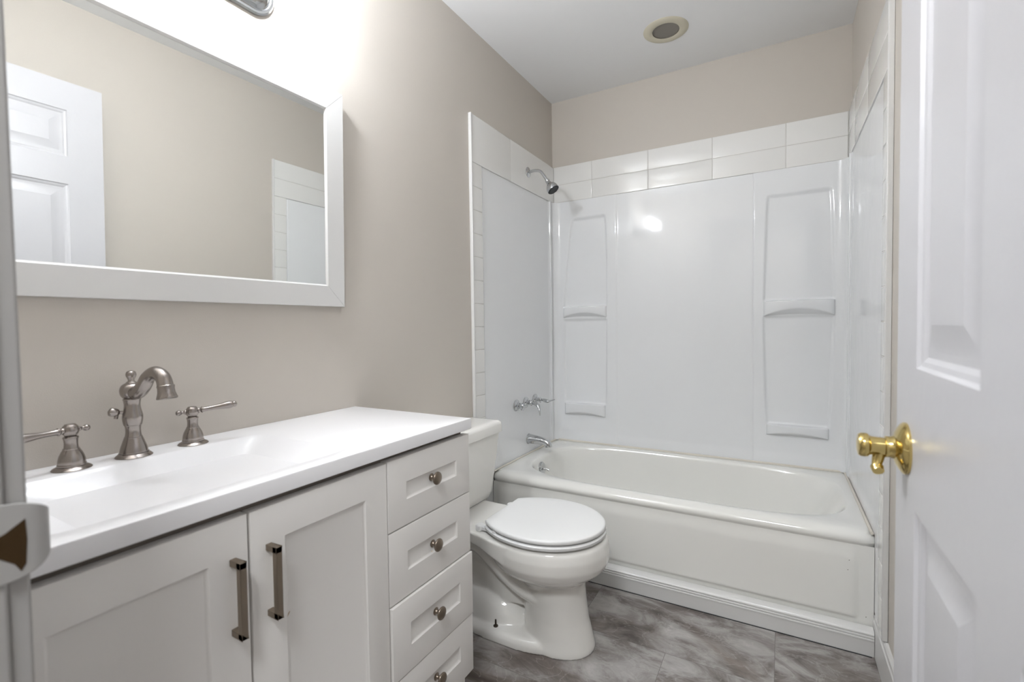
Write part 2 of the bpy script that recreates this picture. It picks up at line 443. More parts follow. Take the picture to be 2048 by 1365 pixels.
# ------------------------------------------------------------------ tile border round the surround
ZT = 2.0965; ZM = 1.985; ZP = 1.876
TB = 0.0135   # tile face distance from wall
tbB = thing('tile_border', (0.765, D, 1.87), 'two rows of white glazed tile above the back panel of the tub surround', 'wall tile')
tbL = thing('tile_border', (0.0, 1.15, 0.135), 'white glazed tile border on the left wall behind the shower head', 'wall tile')
tbR = thing('tile_border', (1.535, 1.12, 0.135), 'white glazed tile border on the right wall beside the door edge', 'wall tile')
GAP = 0.0014
def tile(bm, P, u0, u1, v0, v1):
    g = GAP/2
    rings_face(bm, u0, u1, v0, v1, [(g, 0.0), (g, TB-0.0015), (g+0.0012, TB-0.0004), (g+0.004, TB)], P)
joints = [0.0, 0.262, 0.594, 0.929, 1.265, 1.530]
PB = lambda u, v, d: (u, D-d, v)
PL = lambda u, v, d: (d, u, v)
PR = lambda u, v, d: (WR(u)-d, u, v)
bb = bmesh.new()
for i in range(5):
    a, b = joints[i], joints[i+1]
    if i == 0: a = TB
    if i == 4: b = 1.530-TB
    tile(bb, PB, a, b, ZM, ZT); tile(bb, PB, a, b, ZP, ZM)
finish(bb, 'tile_row', M_TILE, tbB, angle=50)
def side(P, y_edge, name):
    bb = bmesh.new()
    ys = [D-TB, 1.060, y_edge] if name == 'l' else [D-TB, 1.395, 1.060, y_edge]
    for a, b in zip(ys, ys[1:]):
        lo, hi = min(a, b), max(a, b)
        tile(bb, P, lo, hi, ZP, ZT) if name == 'l' else (tile(bb, P, lo, hi, ZP, ZM), tile(bb, P, lo, hi, ZM, ZT))
    z = ZP; k = 0
    while z > 0.14:
        z2 = max(z-0.1085, 0.136)
        tile(bb, P, y_edge, y_edge+0.082, z2, z)
        z = z2
    return bb
YTL, YTR = 0.702, 0.680
finish(side(PL, YTL, 'l'), 'tile_column', M_TILE, tbL, angle=50)
finish(side(PR, YTR, 'r'), 'tile_column', M_TILE, tbR, angle=50)
# grout bed
finish(box(TB, 1.530-TB, D-TB+0.0009, D, ZP+0.001, ZT-0.001), 'grout', M_GROUT, tbB, smooth=False)
bb = box(0.0, TB-0.0013, YTL, D, ZP+0.001, ZT-0.001); addbox(bb, 0.0, TB-0.0013, YTL, YTL+0.081, 0.136, ZP)
finish(bb, 'grout', M_GROUT, tbL, smooth=False)
bb = skew_box(0.0, TB-0.0013, YTR, D, ZP+0.001, ZT-0.001); skew_box(0.0, TB-0.0013, YTR, YTR+0.081, 0.136, ZP, bb)
finish(bb, 'grout', M_GROUT, tbR, smooth=False)
# white rounded edge trims
bb = box(0.0, TB+0.003, YTL-0.009, YTL, 0.135, ZT+0.001)
finish(bb, 'edge_trim', M_TRIM, tbL, bevel=0.0025)
finish(skew_box(0.0, TB+0.003, YTR-0.010, YTR, 0.135, ZT+0.001), 'edge_trim', M_TRIM, tbR, bevel=0.0025)

# ------------------------------------------------------------------ fibreglass surround
sr = thing('tub_surround', (0.77, D, 0.43), 'glossy white fibreglass tub surround with moulded corner shelves', 'tub surround')
def sstep(a, b, x):
    t = max(0.0, min(1.0, (x-a)/(b-a))); return t*t*(3-2*t)
ZB = 0.4035; ZS = 1.8752
# back panel as a height field
def recess(x, z, xc, w_top, w_mid, z0, z1, wide_at_bottom):
    t = (z-z0)/(z1-z0)
    if wide_at_bottom: hw = w_top + (w_mid-w_top)*(1-max(0, min(1, t)))**0.6
    else: hw = w_top + (w_mid-w_top)*max(0, min(1, t))**0.6
    e = 0.007
    return sstep(-e, e, hw-abs(x-xc))*sstep(-e, e, z-z0)*sstep(-e, e, z1-z)
def back_depth(x, z):
    d = 0.0125
    # towers slightly proud of the middle panel
    tw = sstep(0.414, 0.410, x) + sstep(1.121, 1.125, x)
    d += 0.0035*tw
    # fine grooves at seams
    for s in (0.412, 1.123): d -= 0.003*max(0, 1-abs(x-s)/0.003)
    rc = recess(x, z, 0.238-0.027*max(0, min(1, (1.762-z)/0.537)), 0.099, 0.138, 1.225, 1.762, True) + recess(x, z, 0.211, 0.130, 0.137, 0.640, 1.150, False)
    rc += recess(x, z, 1.320, 0.131, 0.148, 1.228, 1.748, True) + recess(x, z, 1.318, 0.130, 0.148, 0.606, 1.148, False)
    d -= 0.0105*min(1, rc)
    # coved corners
    for c, s in ((0.0, 1), (1.530, -1)):
        q = (x-c)*s
        if q < 0.060:
            r = 0.050; t = max(0.0, 0.060-q)
            d += r - math.sqrt(max(0.0, r*r - min(t, r*0.9)**2))
    # lower ledge that swells out to the tub rim
    d += 0.006*sstep(0.47, 0.42, z)
    return d
xs = [0.0100+0.0045*i for i in range(337)]; xs = [x for x in xs if x < 1.520] + [1.520]
zs = [ZB+0.0065*i for i in range(227)]; zs = [z for z in zs if z < ZS] + [ZS]
bm = bmesh.new()
g = [[bm.verts.new((x, D-back_depth(x, z), z)) for x in xs] for z in zs]
for j in range(len(zs)-1):
    for i in range(len(xs)-1): bm.faces.new((g[j][i], g[j][i+1], g[j+1][i+1], g[j+1][i]))
top = [bm.verts.new((x, D-0.001, ZS)) for x in xs]
for i in range(len(xs)-1): bm.faces.new((g[-1][i], g[-1][i+1], top[i+1], top[i]))
finish(bm, 'back_panel', M_FIB, sr, angle=60)
# shelves
def shelf(x0, x1, ztop, zlow, dep, lift):
    bm = bmesh.new(); n = 40
    yb = D - 0.0095
    top_b, top_f, fr_low, wall_low = [], [], [], []
    for i in range(n+1):
        t = i/n; x = x0+(x1-x0)*t; s = sin(pi*t)
        prot = 0.010 + dep*(s**0.5 if s > 0 else 0)
        arc = lift*(max(0, s)**0.9)
        top_b.append((x, yb+0.006, ztop+0.001)); top_f.append((x, yb-prot, ztop-0.004))
        fr_low.append((x, yb-prot*0.92, zlow+arc)); wall_low.append((x, yb+0.006, zlow-0.002))
    rows = []
    for a, b, c, d in zip(top_b, top_f, fr_low, wall_low):
        bv = Vector(b); av = Vector(a); cv = Vector(c)
        rows.append([a, tuple(bv+(av-bv).normalized()*0.006), tuple(bv+Vector((0, 0.001, -0.001))), tuple(bv+(cv-bv).normalized()*0.006),
                     tuple(cv+(bv-cv).normalized()*0.006), tuple(cv+Vector((0, 0.001, 0.0005))), tuple(cv+(Vector(d)-cv).normalized()*0.005), d])
    addloft(bm, rows, True, True, True)
    return bm
for a in ((0.073, 0.349, 1.232, 1.163, 0.030, 0.030), (0.078, 0.338, 0.640, 0.566, 0.030, 0.022),
          (1.170, 1.470, 1.228, 1.150, 0.034, 0.036), (1.185, 1.449, 0.606, 0.551, 0.034, 0.020)):
    finish(shelf(*a), 'shelf', M_FIB, sr, angle=55)
# side panels
def side_panel(P, y0, y1):
    bm = bmesh.new()
    yy = [y0 + (y1-y0)*i/60 for i in range(61)]; zz = [ZB + (ZS-ZB)*j/80 for j in range(81)]
    def dp(y, z):
        d = 0.0085
        e = min(y-y0, 1)
        d += -0.006*sstep(0.010, 0.0, y-y0)
        d += 0.004*sstep(y1-0.012, y1-0.002, y)
        d += 0.004*sstep(0.46, 0.41, z)
        return d
    yy += [y0+0.003, y0+0.006, y0+0.010, y1-0.012, y1-0.007, y1-0.003]; yy = sorted(yy)
    g = [[bm.verts.new(P(y, z, dp(y, z))) for y in yy] for z in zz]
    for j in range(len(zz)-1):
        for i in range(len(yy)-1): bm.faces.new((g[j][i], g[j][i+1], g[j+1][i+1], g[j+1][i]))
    t0 = [bm.verts.new(P(y, ZS, 0.001)) for y in yy]
    for i in range(len(yy)-1): bm.faces.new((g[-1][i], g[-1][i+1], t0[i+1], t0[i]))
    for r_, y in ((0, y0), (-1, y1)):
        c = [bm.verts.new(P(y, z, 0.001)) for z in zz]
        for j in range(len(zz)-1): bm.faces.new((g[j][r_], g[j+1][r_], c[j+1], c[j]))
    return bm
finish(side_panel(PL, YTL+0.083, 1.528), 'side_panel', M_FIB, sr, angle=60)
finish(side_panel(PR, YTR+0.083, 1.508), 'side_panel', M_FIB, sr, angle=60)
# corner flanges
for P, y0 in ((PL, 1.530), (PR, 1.510)):
    bm = bmesh.new(); loops = []
    for z in (ZB, ZS):
        loops.append([P(y0, z, 0.0), P(y0, z, 0.016), P(y0+0.002, z, 0.019), P(y0+0.010, z, 0.019), P(y0+0.022, z, 0.016), P(D-0.045, z, 0.0125), P(D-0.018, z, 0.0125), P(D-0.018, z, 0.0)])
    addloft(bm, loops)
    finish(bm, 'corner_flange', M_FIB, sr, angle=50)
# surround legs running down beside the apron
struct(finish(skew_box(0.0, 0.0096, YTR+0.083, 0.850, 0.136, ZB-0.0008), 'trim_6', M_FIB, bevel=0.001), 'white strip below the right surround panel beside the apron')
struct(finish(box(0.0, 0.013, YTL+0.083, 0.850, 0.136, ZB-0.0008), 'trim_7', M_FIB, bevel=0.001), 'white strip below the left surround panel beside the apron')
# caulk beads along the tub rim
bb = bmesh.new()
addtube(bb, [(0.020, 0.84, 0.403), (0.020, 1.585, 0.403)], 0.005, 10)
addtube(bb, [(0.020, 1.588, 0.403), (1.512, 1.588, 0.403)], 0.006, 10)
addtube(bb, [(1.518, 0.84, 0.403), (1.512, 1.585, 0.403)], 0.005, 10)
finish(bb, 'caulk_bead', M_CAULK, sr)

# ------------------------------------------------------------------ bathtub
tub = thing('bathtub', (0.765, 1.21, 0.0), 'white alcove bathtub with apron front and cream basin', 'bathtub')
T0 = Vector((0.765, 1.21, 0.0))
N = 160
X0, X1, Y0, Y1 = 0.014, 1.5265, 0.842, 1.597
def rect_loop(z, y0=Y0, x0=X0, x1=X1, y1=Y1):
    out = []
    cx, cy, a, b = (x0+x1)/2, (y0+y1)/2, (x1-x0)/2, (y1-y0)/2
    for i in range(N):
        t = 2*pi*(i+0.5)/N; c, s = cos(t), sin(t)
        k = 1/max(abs(c), abs(s))
        out.append((cx+a*c*k-T0.x, cy+b*s*k-T0.y, z))
    # snap the corners
    for qi in range(4):
        pass
    return out
def open_loop(z, x0, x1, y0, y1, e=4.0):
    out = []
    cx, cy, a, b = (x0+x1)/2, (y0+y1)/2, (x1-x0)/2, (y1-y0)/2
    for i in range(N):
        t = 2*pi*(i+0.5)/N; c, s = cos(t), sin(t)
        k = (abs(c)**e+abs(s)**e)**(-1/e)
        out.append((cx+a*c*k-T0.x, cy+b*s*k-T0.y, z))
    return out
RZ = 0.400
loops = [rect_loop(0.0), rect_loop(0.352), rect_loop(0.358, Y0-0.002), rect_loop(0.363, Y0-0.0045), rect_loop(0.368, Y0-0.0065), rect_loop(0.375, Y0-0.006), rect_loop(0.383, Y0-0.004), rect_loop(0.390, Y0+0.004),
         rect_loop(0.3955, Y0+0.014), rect_loop(0.3985, Y0+0.024, X0+0.002, X1-0.002, Y1-0.002), rect_loop(RZ, Y0+0.034, X0+0.01, X1-0.01, Y1-0.01)]
ox0, ox1, oy0, oy1 = 0.098, 1.482, 0.886, 1.560
loops += [open_loop(RZ+0.0005, ox0, ox1, oy0, oy1, 3.6),
          open_loop(RZ-0.002, ox0+0.005, ox1-0.005, oy0+0.005, oy1-0.005, 3.6),
          open_loop(RZ-0.008, ox0+0.010, ox1-0.011, oy0+0.010, oy1-0.010, 3.6),
          open_loop(RZ-0.020, ox0+0.015, ox1-0.018, oy0+0.014, oy1-0.014, 3.6),
          open_loop(0.340, ox0+0.022, ox1-0.045, oy0+0.022, oy1-0.022, 3.6),
          open_loop(0.240, ox0+0.035, ox1-0.100, oy0+0.035, oy1-0.035, 3.8),
          open_loop(0.150, ox0+0.050, ox1-0.155, oy0+0.050, oy1-0.050, 3.8),
          open_loop(0.105, ox0+0.070, ox1-0.195, oy0+0.070, oy1-0.070, 3.6),
          open_loop(0.080, ox0+0.110, ox1-0.240, oy0+0.105, oy1-0.105, 3.4),
          open_loop(0.072, ox0+0.180, ox1-0.320, oy0+0.160, oy1-0.160, 3.2)]
bm = bmesh.new(); addloft(bm, loops, False, True)
finish(bm, 'tub_shell', M_TUB, tub, angle=60)
# apron relief
bm = bmesh.new()
xs = [0.016+0.008*i for i in range(188)]; xs = [x for x in xs if x < 1.5255]+[1.5255]
zs = [0.003+0.006*i for i in range(60)]; zs = [z for z in zs if z < 0.356]+[0.356]
def ap(x, z):
    inn = sstep(0.096, 0.112, z)*sstep(0.03, 0.06, x)*sstep(1.490, 1.462, x)
    return 0.0005 + 0.0095*inn*sstep(0.02, 0.0, 0) if False else 0.0008 + 0.0080*inn*(1-0.75*sstep(0.30, 0.352, z))
g = [[bm.verts.new((x-T0.x, Y0-ap(x, z)-T0.y, z)) for x in xs] for z in zs]
for j in range(len(zs)-1):
    for i in range(len(xs)-1): bm.faces.new((g[j][i], g[j][i+1], g[j+1][i+1], g[j+1][i]))
finish(bm, 'apron', M_TUB, tub, angle=60)
# specks on the apron
for x, z in ((1.455, 0.300), (1.4515, 0.266), (1.503, 0.115)):
    bm = bmesh.new()
    addlathe(bm, [(0.0016, 0), (0.0014, 0.0006)], (x-T0.x, Y0-0.0085-T0.y, z), (0, -1, 0), 8)
    finish(bm, 'chip_mark', M_SPECK_SHADOW, tub, smooth=False)
# overflow plate with trip lever
ov = bmesh.new()
oax = Vector((1, 0, 0.16)).normalized()
addlathe(ov, [(0.034, -0.004), (0.034, 0.002), (0.031, 0.006), (0.022, 0.0085), (0.001, 0.0095)], (0.124-T0.x, 1.165-T0.y, 0.345), oax, 40)
ovo = finish(ov, 'overflow_plate', M_CHROME, tub)
ov = bmesh.new(); addtube(ov, [Vector((0.130-T0.x, 1.165-T0.y, 0.343)), Vector((0.150-T0.x, 1.168-T0.y, 0.343)), Vector((0.163-T0.x, 1.170-T0.y, 0.337))], [0.005, 0.0042, 0.006], 16)
finish(ov, 'trip_lever', M_CHROME, ovo)
dr = bmesh.new(); addlathe(dr, [(0.034, 0.0), (0.034, 0.003), (0.026, 0.004), (0.022, 0.001), (0.001, 0.001)], (0.36-T0.x, 1.21-T0.y, 0.0725), (0, 0, 1), 32)
finish(dr, 'drain', M_CHROME, tub)

# ------------------------------------------------------------------ shower fittings
ys, zs0 = 1.256, 1.977
sh = thing('shower_head', (TB, ys, zs0), 'chrome shower head on a bent wall arm above the tub', 'shower head')
finish(lathe([(0.0285, 0), (0.0285, 0.001), (0.026, 0.004), (0.016, 0.0075), (0.0115, 0.009), (0.0105, 0.010)], (0, 0, 0), (1, 0, 0), 40), 'flange', M_CHROME, sh)
arm = spline([(0.0, 0, 0), (0.040, 0, 0.002), (0.072, 0, -0.006), (0.094, 0, -0.030), (0.118, 0, -0.066)], 8)
bm = bmesh.new(); addtube(bm, arm, 0.0085, 24); finish(bm, 'arm', M_CHROME, sh)
dv = Vector((0.55, 0, -0.83)).normalized(); o0 = Vector((0.116, 0, -0.063))
finish(lathe([(0.0105, 0), (0.0125, 0.002), (0.0125, 0.012), (0.0112, 0.014), (0.0132, 0.018), (0.0130, 0.022), (0.015, 0.027), (0.0245, 0.036), (0.0310, 0.047), (0.0335, 0.060), (0.0330, 0.070)], o0, dv, 40), 'head', M_CHROME, sh)
fc = bmesh.new(); addlathe(fc, [(0.0320, 0.0680), (0.0325, 0.0708), (0.0305, 0.0725), (0.001, 0.0730)], o0, dv, 40)
u_, v_ = frame_from(dv)
for k in range(20):
    a = 2*pi*k/20; addlathe(fc, [(0.0016, 0), (0.0014, 0.003)], o0+dv*0.072+u_*0.0265*cos(a)+v_*0.0265*sin(a), dv, 8)
fo = finish(fc, 'spray_face', M_DARK, sh); tag(fo, 'dark rubber spray face')

PX = 0.0095
def valve(y, z, ldir, label, lever_pts, hub):
    t = thing('tub_valve_handle', (PX, y, z), label, 'tap', 'chrome valve handles on the tub wall')
    finish(lathe([(0.031, 0), (0.031, 0.003), (0.028, 0.0065), (0.020, 0.010), (0.0165, 0.012), (0.0165, 0.020), (0.014, 0.022)], (0, 0, 0), (1, 0, 0), 40), 'escutcheon', M_CHROME, t)
    finish(lathe([(0.010, 0.018), (0.010, 0.030), (0.014, 0.033), (0.0165, 0.037), (0.0165, hub-0.006), (0.013, hub-0.001), (0.004, hub)], (0, 0, 0), (1, 0, 0), 32), 'hub', M_CHROME, t)
    bm = bmesh.new(); pts = spline(lever_pts, 7); n = len(pts)
    rr = [0.0075+0.0055*math.exp(-((i/(n-1)-0.40)/0.25)**2) - 0.0035*max(0, i/(n-1)-0.55)/0.45*1.2 for i in range(n)]
    addtube(bm, pts, rr, 20, 1.0, 0.8); finish(bm, 'lever', M_CHROME, t)
    return t
valve(1.092, 0.690, None, 'chrome tub valve handle nearest the toilet tank', [(0.038, 0, 0), (0.046, -0.012, -0.006), (0.054, -0.030, -0.014), (0.062, -0.046, -0.016)], 0.050)
valve(1.200, 0.690, None, 'middle chrome tub valve with lever drooping down', [(0.034, 0, 0), (0.060, -0.010, 0.000), (0.088, -0.026, -0.006), (0.104, -0.038, -0.026), (0.112, -0.046, -0.058)], 0.044)
valve(1.312, 0.692, None, 'chrome tub valve with level lever nearest the back wall', [(0.034, 0, 0), (0.060, -0.006, 0.000), (0.088, -0.016, -0.004), (0.108, -0.018, 0.000), (0.136, -0.020, 0.010)], 0.042)

sp = thing('tub_spout', (PX, 1.228, 0.480), 'chrome spout on the wall above the tub rim', 'tub spout')
bm = bmesh.new()
pth = spline([(0.0, 0, 0.0), (0.03, 0, 0.0), (0.07, 0, -0.002), (0.100, 0, -0.006), (0.122, 0, -0.016), (0.126, 0, -0.033)], 6)
rr = [0.027 if i < 3 else 0.027 - 0.0085*min(1, (i-3)/14) for i in range(len(pth))]
addtube(bm, pth, rr, 28, 1.0, 1.0); finish(bm, 'spout_body', M_CHROME, sp)
finish(lathe([(0.0285, -0.0005), (0.0295, 0.002), (0.028, 0.005)], (0, 0, 0), (1, 0, 0), 32), 'wall_collar', M_CHROME, sp)

# ------------------------------------------------------------------ toilet
YC = 0.390
toi = thing('toilet', (0.38, YC, 0.0), 'white two-piece toilet with closed lid between vanity and bathtub', 'toilet')
TO = Vector((0.38, YC, 0))
def egg(z, xc, af, ab, b, n=64, e=2.0):
    out = []
    for i in range(n):
        t = 2*pi*i/n; c, s = cos(t), sin(t)
        k = (abs(c)**e+abs(s)**e)**(-1/e)
        out.append((xc+(af if c > 0 else ab)*c*k-TO.x, b*s*k, z))
    return out
def rrect(z, x0, x1, hy, r, n=8):
    out = []
    for (cx, cy, a0) in ((x1-r, hy-r, 0), (x0+r, hy-r, 90), (x0+r, -hy+r, 180), (x1-r, -hy+r, 270)):
        for i in range(n+1):
            a = R(a0+90*i/n); out.append((cx+r*cos(a)-TO.x, cy+r*sin(a), z))
    return out
bm = bmesh.new()
addloft(bm, [egg(.390, .52, .205, .19, .172), egg(.388, .52, .214, .195, .181), egg(.380, .52, .221, .2, .187), egg(.350, .52, .227, .2, .191), egg(.315, .52, .225, .2, .188),
             egg(.290, .52, .213, .2, .177), egg(.270, .52, .190, .19, .157), egg(.252, .52, .165, .17, .130), egg(.236, .535, .130, .15, .105), egg(.21, .55, .112, .125, .092),
             egg(.15, .555, .113, .118, .090), egg(.10, .557, .118, .118, .091), egg(.05, .56, .128, .12, .098), egg(.015, .56, .136, .13, .106), egg(.0, .56, .137, .13, .107)])
# inner bowl body behind the rim band
addloft(bm, [egg(.360, .45, .16, .10, .110), egg(.32, .45, .15, .10, .122), egg(.28, .46, .14, .09, .112), egg(.25, .48, .12, .08, .094), egg(.22, .50, .10, .06, .070)])
# deck under the tank
addloft(bm, [rrect(.345, .030, .46, .120, .03), rrect(.352, .022, .47, .134, .03), rrect(.380, .020, .47, .146, .03), rrect(.386, .024, .465, .142, .03)])
addloft(bm, [[(x-TO.x, y, z) for y, z in ((-h, .384), (h, .384), (h*0.97, z0), (-h*0.97, z0))] for x, h, z0 in ((.20, .138, .350), (.27, .140, .345), (.33, .150, .335), (.38, .166, .325), (.43, .178, .315), (.48, .182, .31))])
# web under the deck
addloft(bm, [egg(.110, .30, .20, .20, .050, e=3), egg(.235, .26, .18, .19, .058, e=3), egg(.36, .24, .21, .20, .100, e=3)])
# foot flange and plinth
addloft(bm, [egg(.0, .40, .22, .27, .128, e=2.6), egg(.022, .40, .22, .27, .127, e=2.6), egg(.034, .40, .215, .262, .120, e=2.6), egg(.040, .40, .20, .25, .108, e=2.6)])
addloft(bm, [egg(.034, .30, .17, .16, .098), egg(.07, .30, .15, .14, .088), egg(.10, .29, .13, .13, .076), egg(.135, .26, .09, .10, .062)])
# trapway
pth = spline([(.53-TO.x, 0, .165), (.46-TO.x, 0, .180), (.39-TO.x, 0, .215), (.33-TO.x, 0, .258), (.27-TO.x, 0, .298), (.21-TO.x, 0, .300), (.165-TO.x, 0, .24), (.165-TO.x, 0, .14), (.19-TO.x, 0, .05)], 6)
addtube(bm, pth, [0.040]*len(pth), 28, 2.25, 1.0, up=(0, 1, 0))
bowl = finish(bm, 'bowl', M_PORC, toi, angle=180)
rm = bowl.modifiers.new('remesh', 'REMESH'); rm.mode = 'VOXEL'; rm.voxel_size = 0.0036; rm.use_smooth_shade = True
sm = bowl.modifiers.new('smooth', 'CORRECTIVE_SMOOTH') if False else bowl.modifiers.new('smooth', 'SMOOTH'); sm.factor = 0.5; sm.iterations = 14
# tank
def trect(z, x0, x1, y0, y1, r, n=8):
    out = []
    for (cx, cy, a0) in ((x1-r, y1-r, 0), (x0+r, y1-r, 90), (x0+r, y0+r, 180), (x1-r, y0+r, 270)):
        for i in range(n+1):
            a = R(a0+90*i/n); out.append((cx+r*cos(a)-TO.x, cy+r*sin(a), z))
    return out
bm = bmesh.new()
L = [(.380, .045, .150, .165, .030), (.384, .035, .162, .185, .030), (.395, .028, .172, .196, .032), (.42, .026, .178, .202, .032), (.50, .022, .187, .212, .032), (.58, .02, .195, .221, .032), (.668, .018, .202, .229, .032)]
addloft(bm, [trect(z, a, b, -h, h, r) for z, a, b, h, r in L])
tank = finish(bm, 'tank', M_PORC, toi, angle=40)
bm = bmesh.new()
L = [(.666, .014, .207, .234, .030), (.668, .012, .211, .238, .032), (.700, .012, .211, .238, .032), (.709, .016, .207, .234, .030), (.714, .026, .197, .224, .024), (.7155, .045, .18, .205, .02)]
addloft(bm, [trect(z, a, b, -h, h, r) for z, a, b, h, r in L])
finish(bm, 'tank_lid', M_PORC, toi, angle=40)
bm = bmesh.new(); addtube(bm, [(.203-TO.x, -.17, .63), (.218-TO.x, -.17, .63), (.222-TO.x, -.13, .625), (.224-TO.x, -.10, .618)], [.009, .008, .006, .007], 14)
finish(bm, 'flush_lever', M_CHROME, toi)
bm = box(.03-TO.x, .165-TO.x, -.10, .10, .372, .384); finish(bm, 'tank_gasket', M_DARK, toi, bevel=0.002)
# seat and lid
def seatloop(z, ins, xb=.338, n=96):
    out = []
    xc, af, ab, b = .520, .212-ins, .236-ins, .188-ins
    for i in range(n):
        t = 2*pi*(i+0.5)/n; c, s = cos(t), sin(t)
        x = xc+(af if c > 0 else ab)*c; y = b*s
        if x < xb+ins: x = xb+ins
        out.append((x-TO.x, y, z))
    return out
bm = bmesh.new()
addloft(bm, [seatloop(.3965, .006), seatloop(.3972, .001), seatloop(.400, -.002), seatloop(.408, -.002), seatloop(.4105, .001), seatloop(.4115, .006)])
finish(bm, 'seat', M_SEAT, toi, angle=50)
bm = bmesh.new()
addloft(bm, [seatloop(.4165, .009), seatloop(.4170, .003), seatloop(.420, .000), seatloop(.4285, .0), seatloop(.4315, .003), seatloop(.4330, .008), seatloop(.4345, .03), seatloop(.4355, .08)])
finish(bm, 'seat_lid', M_SEAT, toi, angle=50)
for (x, y) in ((.66, .09), (.66, -.09), (.40, .15), (.40, -.15), (.715, 0)):
    bm = bmesh.new(); addbox(bm, x-.008-TO.x, x+.008-TO.x, y-.012, y+.012, .4105, .4175)
    finish(bm, 'seat_bumper', M_SEAT, toi, bevel=0.001)
for s in (-1, 1):
    bm = bmesh.new(); addlathe(bm, [(.0165, .386), (.0175, .392), (.0175, .402), (.015, .407), (.001, .408)], (.312-TO.x, s*.112, 0), (0, 0, 1), 28)
    addbox(bm, .312-TO.x, .352-TO.x, s*.112-.012, s*.112+.012, .392, .404)
    finish(bm, 'seat_hinge', M_SEAT, toi, bevel=0.002)
for s in (-1, 1):
    bm = bmesh.new(); addlathe(bm, [(.0085, .040), (.0085, .043), (.006, .0445), (.0035, .045), (.0030, .064), (.001, .065)], (.362-TO.x, s*.098, 0), (0, 0, 1), 18)
    b_ = finish(bm, 'floor_bolt', M_STEEL, toi); tag(b_, 'dark exposed floor bolt')

# ------------------------------------------------------------------ vanity cabinet
VE, VW = -0.003, -0.981        # right and left ends
XF = 0.464
vc = thing('vanity_cabinet', (0.0, VE, 0.0), 'white shaker vanity cabinet with two doors and four drawers', 'cabinet')
VO = Vector((0.0, VE, 0.0))
bm = bmesh.new()
def vb(*a): addbox(bm, a[0]-VO.x, a[1]-VO.x, a[2]-VO.y, a[3]-VO.y, a[4], a[5])
ya_, yb_ = VW+0.002, VE-0.004
vb(0.004, 0.440, ya_, ya_+0.016, 0.0, 0.818); vb(0.004, 0.440, yb_-0.016, yb_, 0.0, 0.818); vb(0.004, 0.440, -0.336, -0.322, 0.1, 0.700)
vb(0.004, 0.016, ya_+0.016, yb_-0.016, 0.1, 0.700); vb(0.016, 0.440, ya_+0.016, yb_-0.016, 0.098, 0.114); vb(0.373, 0.385, ya_+0.016, yb_-0.016, 0.0, 0.098)
vb(0.432, 0.440, ya_+0.016, yb_-0.016, 0.114, 0.818)
finish(bm, 'body', M_CAB, vc, bevel=0.001)
finish(box(0.4402, 0.4412, VW+0.006-VO.y, VE-0.008-VO.y, 0.110, 0.8165), 'face_gap_shadow', M_GAP_SHADOW, vc, smooth=False)  # dark sheet that paints the shade between doors and drawers
def shaker(y0, y1, z0, z1, st, dx=0.0):
    a, b = y0-VO.y, y1-VO.y
    P = lambda u, v, d: (XF+dx+d, u, v)
    bm = bmesh.new()
    rings_face(bm, a, b, z0, z1, [(0, -0.0215), (0, -0.0018), (0.0006, -0.0005), (0.002, 0), (st, 0), (st+0.0012, -0.0012), (st+0.0055, -0.0048), (st+0.0065, -0.0052)], P)
    bm.faces.new([bm.verts.new(P(*q, -0.0215)) for q in ((a, z0), (b, z0), (b, z1), (a, z1))])
    return bm
def pull(par, y, zc_):
    bm = bmesh.new(); yy = y-VO.y; w_ = 0.0055; hh = 0.064
    addbox(bm, XF, XF+0.030, yy-w_, yy+w_, zc_+hh-0.011, zc_+hh); addbox(bm, XF, XF+0.030, yy-w_, yy+w_, zc_-hh, zc_-hh+0.011)
    addbox(bm, XF+0.019, XF+0.030, yy-w_, yy+w_, zc_-hh, zc_+hh)
    o = finish(bm, 'handle', M_PULL, par, bevel=0.0008); tag(o, 'brushed bronze bar handle'); return o
d1 = finish(shaker(-0.978, -0.6565, 0.115, 0.806, 0.064), 'door', M_CAB, vc, angle=40)
d2 = finish(shaker(-0.6525, -0.3305, 0.115, 0.806, 0.064), 'door', M_CAB, vc, angle=40)
pull(d1, -0.683, 0.676); pull(d2, -0.620, 0.676)
bm = bmesh.new(); addtube(bm, [(XF-0.0048, -0.592-VO.y, 0.578), (XF-0.0046, -0.586-VO.y, 0.588), (XF-0.0048, -0.579-VO.y, 0.594)], [0.0012, 0.0026, 0.0010], 8, 1, 0.4)
sc = finish(bm, 'scuff_mark', M_TAN, d2); tag(sc, 'tan scuff mark')
KN = [(0.0095, 0), (0.0098, 0.0015), (0.0070, 0.0035), (0.0050, 0.008), (0.0050, 0.012), (0.0085, 0.0155), (0.0155, 0.018), (0.0168, 0.0205), (0.0150, 0.0235), (0.0085, 0.0258), (0.001, 0.0265)]
for i, (z0, z1, dx) in enumerate(((0.6405, 0.808, 0.0), (0.466, 0.6375, 0.0), (0.2825, 0.4625, 0.006), (0.112, 0.2795, 0.004))):
    dwr = finish(shaker(-0.3275, -0.0015, z0, z1, 0.062, dx), 'drawer', M_CAB, vc, angle=40)
    zk = (z0+z1)/2 + (0.003 if i == 0 else 0)
    kn = finish(lathe(smooth_prof(KN, 3), (XF+dx-0.0052, -0.166-VO.y, zk), (1, 0, 0), 32), 'knob', M_KNOB, dwr)
    tag(kn, 'round dark nickel knob')
    if i == 1:
        bm = bmesh.new(); addtube(bm, [(XF-0.0046, -0.172-VO.y, zk-0.019), (XF-0.0046, -0.170-VO.y, zk-0.024), (XF-0.0046, -0.175-VO.y, zk-0.031)], [0.003, 0.0034, 0.0010], 10, 1, 0.3)
        ym = finish(bm, 'stain', M_YEL, dwr); tag(ym, 'small yellow stain')

